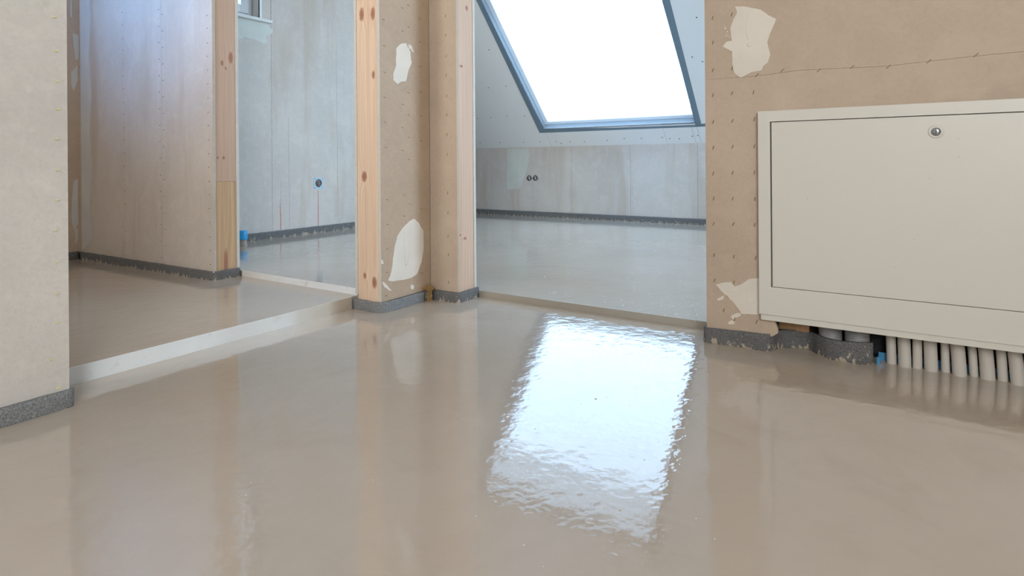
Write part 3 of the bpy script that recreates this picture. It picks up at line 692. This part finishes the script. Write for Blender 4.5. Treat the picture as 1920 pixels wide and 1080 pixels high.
# ---------------------------------------------------------------- perimeter foam strips
def chaikin(p, n=2):
    for _ in range(n):
        q = [p[0]]
        for a, b in zip(p, p[1:]): q += [(a[0]*.75+b[0]*.25, a[1]*.75+b[1]*.25), (a[0]*.25+b[0]*.75, a[1]*.25+b[1]*.75)]
        q.append(p[-1]); p = q
    return p
FOAM_GROUP = 'grey foam edge strips'
def foam(label, pts, z0, z1, th=.009, side=1, step=.01, smooth=2, z1b=None, cat='foam strip', mat=None):
    """pts: outer face; side=+1: body lies to the left of the path direction"""
    p = chaikin(pts, smooth); d = [0]
    for a, b in zip(p, p[1:]): d.append(d[-1] + math.hypot(b[0]-a[0], b[1]-a[1]))
    L = d[-1]; n = max(4, int(L/step)); rs = []; k = 0
    for i in range(n+1):
        s = L*i/n
        while k < len(p)-2 and d[k+1] < s: k += 1
        f = (s-d[k])/max(1e-9, d[k+1]-d[k]); rs.append((p[k][0]+(p[k+1][0]-p[k][0])*f, p[k][1]+(p[k+1][1]-p[k][1])*f))
    bm = bmesh.new(); lay = bm.verts.layers.float.new('base'); R = 5; cols = []
    for i, (x, y) in enumerate(rs):
        a = rs[max(0, i-1)]; b = rs[min(n, i+1)]; tx, ty = b[0]-a[0], b[1]-a[1]; l = math.hypot(tx, ty) or 1; nx, ny_ = -ty/l*side, tx/l*side
        top = z1 + ((z1b or z1)-z1)*i/n + .0012*noise.noise(Vector((x*30, y*30, 0))) + .0012*noise.noise(Vector((x*9, y*9, 5)))
        c = []
        for r in range(R+1):
            f = r/R; w = .0012*noise.noise(Vector((x*40, y*40, f*2))); 
            v = bm.verts.new((x+nx*w, y+ny_*w, z0+(top-z0)*f)); v[lay] = f; c.append(v)
        for f, zz in ((1, top-.0006), (0, z0)):
            v = bm.verts.new((x+nx*th, y+ny_*th, zz)); v[lay] = f; c.append(v)
        cols.append(c)
    m = len(cols[0])
    for a, b in zip(cols, cols[1:]):
        for r in range(m): bm.faces.new((a[r], b[r], b[(r+1) % m], a[(r+1) % m]))
    bm.faces.new(cols[0]); bm.faces.new(list(reversed(cols[-1])))
    return tag(from_bm('foam_strip', bm, mat or M['foam'], None, True), label, cat, FOAM_GROUP)
F3 = [(140, 435), (400, 475), (640, 515), (740, 530), (800, 522), (850, 497), (950, 490), (1100, 500), (1180, 520), (1260, 570), (1400, 620), (1600, 655), (1800, 662)]
foam('grey foam edge strip at the foot of the near left wall', [(-1.3, 1.437), (.40, 1.437), (.50, 1.437), (.537, 1.437), (.538, 1.4462)], -.004, .036, z1b=.037, mat=M['foam_clean'])
foam('grey foam edge strip wrapped around the foot of the pale pine post', [(1.412, 1.577), (1.411, 1.53), (1.409, 1.437), (1.48, 1.437), (1.627, 1.437)], -.004, .036, z1b=.035, mat=M['foam_clean'])
foam('cement-spattered grey foam strip around the foot of the middle doorway jamb', [(1.657, 1.425), (1.659, 1.37), (1.660, 1.309), (1.71, 1.309), (1.784, 1.309)], -.004, .037)
fr_pts = [(1.70, .4535), (1.657, .4535)] + [(lambda q: (q.x, q.y))(at_z(1300+x/5.333, 560+y/5.333)) for x, y in F3]
fr_pts[2] = (1.6585, .42)
foam('long grey foam strip curving from the right doorway corner around the two ribbed pipes', fr_pts, -.004, .039, z1b=.054, smooth=2, step=.006)
foam('short grey foam strip at the right wall beyond the cabinet and its conduits', [(XR-.010, -.475), (XR-.010, -1.29)], -.004, .040, side=1)
foam('grey foam edge strip below the skylight room knee wall', [(X5-.010, 4.2), (X5-.010, -1.1)], ZS-.004, ZS+.044, step=.02)
foam('grey foam edge strip along the back room wall under the square socket', [(1.45, Y4-.010), (3.28, Y4-.010)], Z3-.004, Z3+.040, side=1, step=.015)
foam('grey foam edge strip at the left room wall beside the corner', [(-2.0, Y3-.010), (pin(Y3)-.012, Y3-.010)], Z2-.004, Z2+.040, side=1, step=.02)
foam('spattered grey foam strip at the foot of the inner partition and its yellow post', [(pin(Y3)-.010, Y3-.012), (pin(2.9)-.010, 2.9), (pin(2.5)-.010, 2.5), (1.316, 2.271), (1.37, 2.2705), (1.434, 2.270)], Z2-.004, Z2+.036, step=.008)

# ---------------------------------------------------------------- screed stop strips in the doorways
tag(box('screed_stop_strip', (.543, 1.5780, -.005), (1.409, 1.5815, .0405), strip_mat('white_metal_strip', (.82, .86, .88), (.50, .44, .36), 0, .90, 1.30, .1), None, .0006),  # white to beige gradient paints in the light falling off along this strip
    'white metal stop strip across the left doorway, with dimming light painted beige toward the pine post', 'stop strip', 'metal stop strips between the floors')
tag(box('screed_stop_strip', (1.4405, 1.584, Z2-.01), (1.4438, 2.268, Z3+.0015), strip_mat('galvanised_strip', (.84, .88, .92), (.66, .63, .58), 1, 2.0, 2.35, .1), None, .0006),
    'shiny pale metal stop strip between the left room and the back room', 'stop strip', 'metal stop strips between the floors')
tag(box('screed_stop_strip', (1.7880, .455, -.004), (1.7915, 1.309, ZS+.001), strip_mat('dull_strip', (.46, .43, .38), (.44, .40, .34), 1, .5, .9, .2), None, .0006),
    'dull beige stop strip across the skylight room doorway', 'stop strip', 'metal stop strips between the floors')
hs = slab('screed_stop_strip', [(1.682, 1.575, Z3+.001), (1.686, 1.571, Z3+.001), (3.297, 3.098, Z3+.001), (3.293, 3.102, Z3+.001)], (0, 0, 1), .05, M['steel'])
tag(hs, 'diagonal metal stop strip behind the pillar between two floor levels', 'stop strip', 'metal stop strips between the floors')

# ---------------------------------------------------------------- manifold cabinet
XC = 1.652      # front face of the frame
cb = thing('manifold_cabinet', 'cream metal heating manifold cabinet set in the right wall above the conduits', 'cabinet', (XR, -.08, .085))
yL_, yR_ = .3045, -.468; zb, ztp = .0995, .6295; dL, dR, dB, dT = .2725, -.436, .1735, .5995
def cbox(name, a, b, mat=M['cabinet'], bevel=.0008, parent=cb): return box(name, a, b, mat, parent, bevel)
bm = bmesh.new(); oy, oz = (yR_, yL_), (zb, ztp); iy, iz = (dR-.0025, dL+.0025), (dB-.0012, dT+.0018)
def ringv(X, ys_, zs_, e_=0): return [bm.verts.new((X, y, z)) for y, z in ((ys_[0]+e_, zs_[0]+e_), (ys_[1]-e_, zs_[0]+e_), (ys_[1]-e_, zs_[1]-e_), (ys_[0]+e_, zs_[1]-e_))]
loops = [ringv(XR-.0005, oy, oz), ringv(XC+.0008, oy, oz), ringv(XC, oy, oz, .0008), ringv(XC, iy, iz, -.0006), ringv(XC+.0006, iy, iz), ringv(XR-.0005, iy, iz)]
for a_, b_ in zip(loops, loops[1:]+loops[:1]):
    for i in range(4): bm.faces.new((a_[i], a_[(i+1) % 4], b_[(i+1) % 4], b_[i]))
from_bm('frame', bm, M['cabinet'], cb)
cbox('lower_lip', (XC+.0035, yR_+.004, zb-.0155), (XR+.015, yL_-.0035, zb-.0003))
box('body', (XR+.0006, -.456, .088), (XR+.0990, .276, .5995), M['cabinet_dark'], cb)
dr = cbox('door', (XC+.0012, dR, dB), (XR-.001, dL-.001, dT), bevel=.0012)
box('door_gap', (XR-.004, dR-.003, dB-.002), (XR-.0008, dL+.003, dT+.002), M['cabinet_dark'], cb)
pL = at_x(1755, 247, XC); lk = None
bm = bmesh.new(); bm_lathe(bm, (XC+.0016, pL.y, pL.z), (-1, 0, 0), [(.0155, 0), (.0150, .0018), (.0125, .0028), (.0100, .0020)], 32)
ring = from_bm('lock_ring', bm, M['cabinet'], dr, True)
bm = bmesh.new(); bm_lathe(bm, (XC+.0016, pL.y, pL.z), (-1, 0, 0), [(.0090, 0), (.0090, .0045), (.0080, .0060), (.0030, .0064)], 24)
lk = from_bm('lock_cylinder', bm, M['chrome'], dr, True); lk['label'] = 'round chrome lock'
box('keyhole', (XC-.0056, pL.y-.0009, pL.z-.005), (XC-.0045, pL.y+.0009, pL.z+.005), M['chrome_dark'], dr)
bm = bmesh.new()
for x, y in ((1734, 211), (1514, 373), (1684, 427), (1540, 483), (1798, 261), (1743, 334), (1799, 294), (1677, 501), (1714, 449)):
    p = at_x(x, y, XC+.0008); bm_cyl(bm, (p.x-.0004, p.y, p.z), (p.x+.001, p.y, p.z), .0009, n=8)
o = from_bm('dust_specks', bm, M['pencil'], cb); o['kind'] = 'stuff'
adopt(cb); 

# ---------------------------------------------------------------- conduits below the cabinet
def conduit(x0, y0, x1, y1, xt0, xt1, yt, front, label, idx):
    a, b = at_z(x0, y0), at_z(x1, y1); c = (a+b)/2; w = (a-b).length; r = w/2*.98
    X = c.x + (r*.55)
    tl, tr = at_x(xt0, yt, X+.004), at_x(xt1, yt, X+.004); ty = (tl.y+tr.y)/2
    base = Vector((X, c.y, -.01)); topz = .097
    bm = bmesh.new(); pts = []
    for i in range(9):
        f = i/8; z = -.012 + (topz+.012)*f
        pts.append((X + .006*f*f, c.y + (ty-c.y)*max(0, (z/.09))**1.3 if z > 0 else c.y, z))
    bm_tube(bm, pts, [r*(1.0-.02*i/8) for i in range(9)], 20)
    o = from_bm('heating_conduit', bm, M['conduit'], None, True)
    tag(o, label, 'conduit', 'beige conduits under the cabinet')
names = ['thinnest leftmost beige conduit beside the blue film', 'thick beige conduit with a dark speck, first thick one from the left',
         'thin beige conduit between the first and second thick conduits', 'second thick beige conduit from the left under the cabinet',
         'thin beige conduit between the second and third thick conduits', 'third thick beige conduit from the left, in the middle of the row',
         'thin beige conduit between the third and fourth thick conduits', 'fourth thick beige conduit from the left under the cabinet',
         'thin beige conduit between the last two thick conduits', 'rightmost thick beige conduit at the edge of the photo']
cd_ = [(1662, 680, 1681.5, 684, 1660, 1679, 633), (1684, 686, 1709.5, 690.5, 1681, 1707, 637), (1711, 690, 1729.5, 691.5, 1711, 1729, 639), (1733, 694, 1760, 698.5, 1729, 1757, 642),
       (1764, 696, 1782.5, 699.5, 1763, 1780, 645), (1786, 702, 1814, 708.5, 1779, 1808, 648), (1817, 704, 1835.5, 707.5, 1811, 1830, 652), (1838, 709, 1868, 715, 1831, 1861, 655), (1870, 713, 1891.5, 716, 1866, 1885, 660), (1895, 719, 1925, 725, 1885, 1916, 664)]
for i, (c, nm) in enumerate(zip(cd_, names)): conduit(*c, i % 2, nm, i)
# two ribbed grey pipes behind the foam curve
for (x0, x1, lab) in ((1535, 1579, 'left ribbed grey pipe behind the foam curve'), (1584, 1631, 'right ribbed grey pipe behind the foam curve, catching the light')):
    p, q = at_x(x0, 640, 1.738), at_x(x1, 640, 1.738); r = (p-q).length/2; c = (p+q)/2
    bm = bmesh.new(); prof = []
    z = -.01
    while z < .0965: prof += [(r*.97, z), (r, z+.0010), (r, z+.0022), (r*.97, z+.0032)]; z += .0042
    bm_lathe(bm, (1.738, c.y, 0), (0, 0, 1), prof, 32)
    tag(from_bm('ribbed_pipe', bm, M['grey_pipe'], None, True), lab, 'pipe', 'ribbed grey pipes')
# blue film standing in the gap
bm = bmesh.new()
a = at_z(1640, 683); b = at_z(1644, 683)
bm_box(bm, (1.700, .0435, -.005), (1.703, .0368, .018)); bm_box(bm, (1.702, .0410, .0135), (1.740, .0395, .018)); bm_box(bm, (1.7385, .0405, -.005), (1.741, -.45, .020))
tag(from_bm('blue_film', bm, M['blue'], None), 'blue plastic film folded upright behind the conduits', 'film')

# ---------------------------------------------------------------- crumpled brown tape in the pillar corner
bm = bmesh.new()
cols_ = []
prof_t = [(782, 786), (787, 560), (0, 0)]
base_c = Vector((1.640, 1.428, 0))
for i in range(13):
    f = i/12; z = .0 + .058*f; w = .0100 + (.014*math.exp(-((f-.78)/.16)**2)); ring = []
    for k in range(14):
        a = 2*math.pi*k/14; rr_ = w*(1+.55*noise.noise(Vector((math.cos(a)*2, math.sin(a)*2, f*6)))+.10*math.sin(5*a+f*3))
        if f > .9: rr_ *= .55
        ring.append(bm.verts.new(base_c + Vector((math.cos(a)*rr_*.9 + .004*f, math.sin(a)*rr_*.8 + .004*f, z))))
    cols_.append(ring)
for a, b in zip(cols_, cols_[1:]):
    for k in range(14): bm.faces.new((a[k], a[(k+1) % 14], b[(k+1) % 14], b[k]))
bm.faces.new(list(reversed(cols_[0]))); bm.faces.new(cols_[-1])
tag(from_bm('crumpled_tape', bm, M['brown_tape'], None, False), 'crumpled brown packing tape stuffed in the corner between the two pine posts', 'tape')

# ---------------------------------------------------------------- capped pipe stub in the back room
pc_ = at_z(456, 460, Z3)
cap = thing('capped_pipe', 'short grey pipe stub with a bright blue cap on the back room floor', 'pipe', (pc_.x, pc_.y, Z3))
rad = (at_y(463, 440, pc_.y) - at_y(449.5, 440, pc_.y)).length/2
bm = bmesh.new(); bm_lathe(bm, (pc_.x, pc_.y, Z3), (0, 0, 1), [(rad*.98, -.01), (rad*.98, .006), (rad*.90, .008), (rad*.90, .03), (rad*.9, .04)], 24); from_bm('stub', bm, plain('grey_brown_pipe', (.34, .28, .24), .5), cap, True)
bm = bmesh.new(); h0, h1 = at_y(456, 449, pc_.y).z, at_y(456, 432.5, pc_.y).z
bm_lathe(bm, (pc_.x, pc_.y, 0), (0, 0, 1), [(rad, h0), (rad*1.03, h0+.002), (rad*1.0, h1-.003), (rad*.94, h1), (rad*.5, h1+.0005)], 24); from_bm('cap', bm, M['blue_cap'], cap, True)
adopt(cap)

# ---------------------------------------------------------------- sockets
p = at_y(597, 343.5, Y4)
s1_ = thing('socket_box', 'square flush socket box with pale blue plate on the back room wall', 'socket', (p.x, Y4, p.z)); hw = .0345
bm = bmesh.new(); n = 28; outer = []; inner = []
for i in range(n):
    a = 2*math.pi*i/n; c_, s_ = math.cos(a), math.sin(a); m = max(abs(c_), abs(s_))
    outer.append((c_/m*hw, s_/m*hw)); inner.append((c_*.026, s_*.026))
for dy in (-.002, 0):
    pass
O1 = [bm.verts.new((p.x+u, Y4-.0025, p.z+v)) for u, v in outer]; I1 = [bm.verts.new((p.x+u, Y4-.0025, p.z+v)) for u, v in inner]
O2 = [bm.verts.new((p.x+u, Y4-.0002, p.z+v)) for u, v in outer]; I2 = [bm.verts.new((p.x+u, Y4-.0002, p.z+v)) for u, v in inner]
for i in range(n):
    j = (i+1) % n; bm.faces.new((O1[i], O1[j], I1[j], I1[i])); bm.faces.new((O1[i], O2[i], O2[j], O1[j])); bm.faces.new((I1[i], I1[j], I2[j], I2[i]))
from_bm('plate', bm, M['box_blue'], s1_)
bm = bmesh.new(); bm_cyl(bm, (p.x, Y4-.0004, p.z), (p.x, Y4-.0014, p.z), .0258, n=24); from_bm('box_inside', bm, M['box_dark'], s1_)
for dx, dz, w_, mat in ((-.006, .014, .004, 'wire'), (.0, .0, .004, 'wire'), (.004, -.014, .004, 'wire')):
    bm = bmesh.new(); bm_tube(bm, [(p.x+dx-.010, Y4-.002, p.z+dz-.006), (p.x+dx-.004, Y4-.008, p.z+dz+.004), (p.x+dx+.004, Y4-.008, p.z+dz+.002), (p.x+dx+.009, Y4-.002, p.z+dz-.005)], .0025, 8); from_bm('wire', bm, M['wire'], s1_, True)
for sx in (-1, 1):
    for sz in (-1, 1):
        bm = bmesh.new(); bm_cyl(bm, (p.x+sx*.028, Y4-.0023, p.z+sz*.028), (p.x+sx*.028, Y4-.0034, p.z+sz*.028), .0026, n=10); from_bm('screw', bm, M['screw'], s1_)
adopt(s1_)
for (x, y, lab) in ((992.5, 334, 'left round flush socket box in the knee wall, beside the plaster patch'), (1004, 334, 'right round flush socket box in the knee wall')):
    p = at_x(x, y, X5); s = thing('socket_box', lab, 'socket', (X5, p.y, p.z), 'round socket boxes'); R_ = .0245
    bm = bmesh.new(); bm_lathe(bm, (X5, p.y, p.z), (-1, 0, 0), [(R_*.86, -.0005), (R_*.86, .001), (R_, .0012), (R_, .0032), (R_*.88, .0036)], 24); from_bm('rim', bm, M['box_black'], s)
    bm = bmesh.new(); bm_cyl(bm, (X5-.0030, p.y, p.z), (X5-.0040, p.y, p.z), R_*.87, n=24); from_bm('box_inside', bm, M['box_dark'], s)
    for k, (u0, v0, u1, v1) in enumerate(((-.4, .3, .3, .5), (-.3, -.3, .5, -.1), (-.1, .1, .4, -.6), (.1, .5, .1, -.5))):
        bm = bmesh.new(); bm_tube(bm, [(X5-.004, p.y-u0*R_, p.z+v0*R_), (X5-.009, p.y-(u0+u1)/2*R_, p.z+(v0+v1)/2*R_+.002), (X5-.004, p.y-u1*R_, p.z+v1*R_)], .0034, 8); from_bm('wire', bm, M['wire'], s, True)
    for sy_, sz in ((0, 1.12), (1.15, -.1), (-1.15, -.1)):
        bm = bmesh.new(); bm_cyl(bm, (X5+.0005, p.y+sy_*R_, p.z+sz*R_), (X5-.002, p.y+sy_*R_, p.z+sz*R_), .003, n=10); from_bm('screw', bm, M['screw'], s)
    adopt(s)
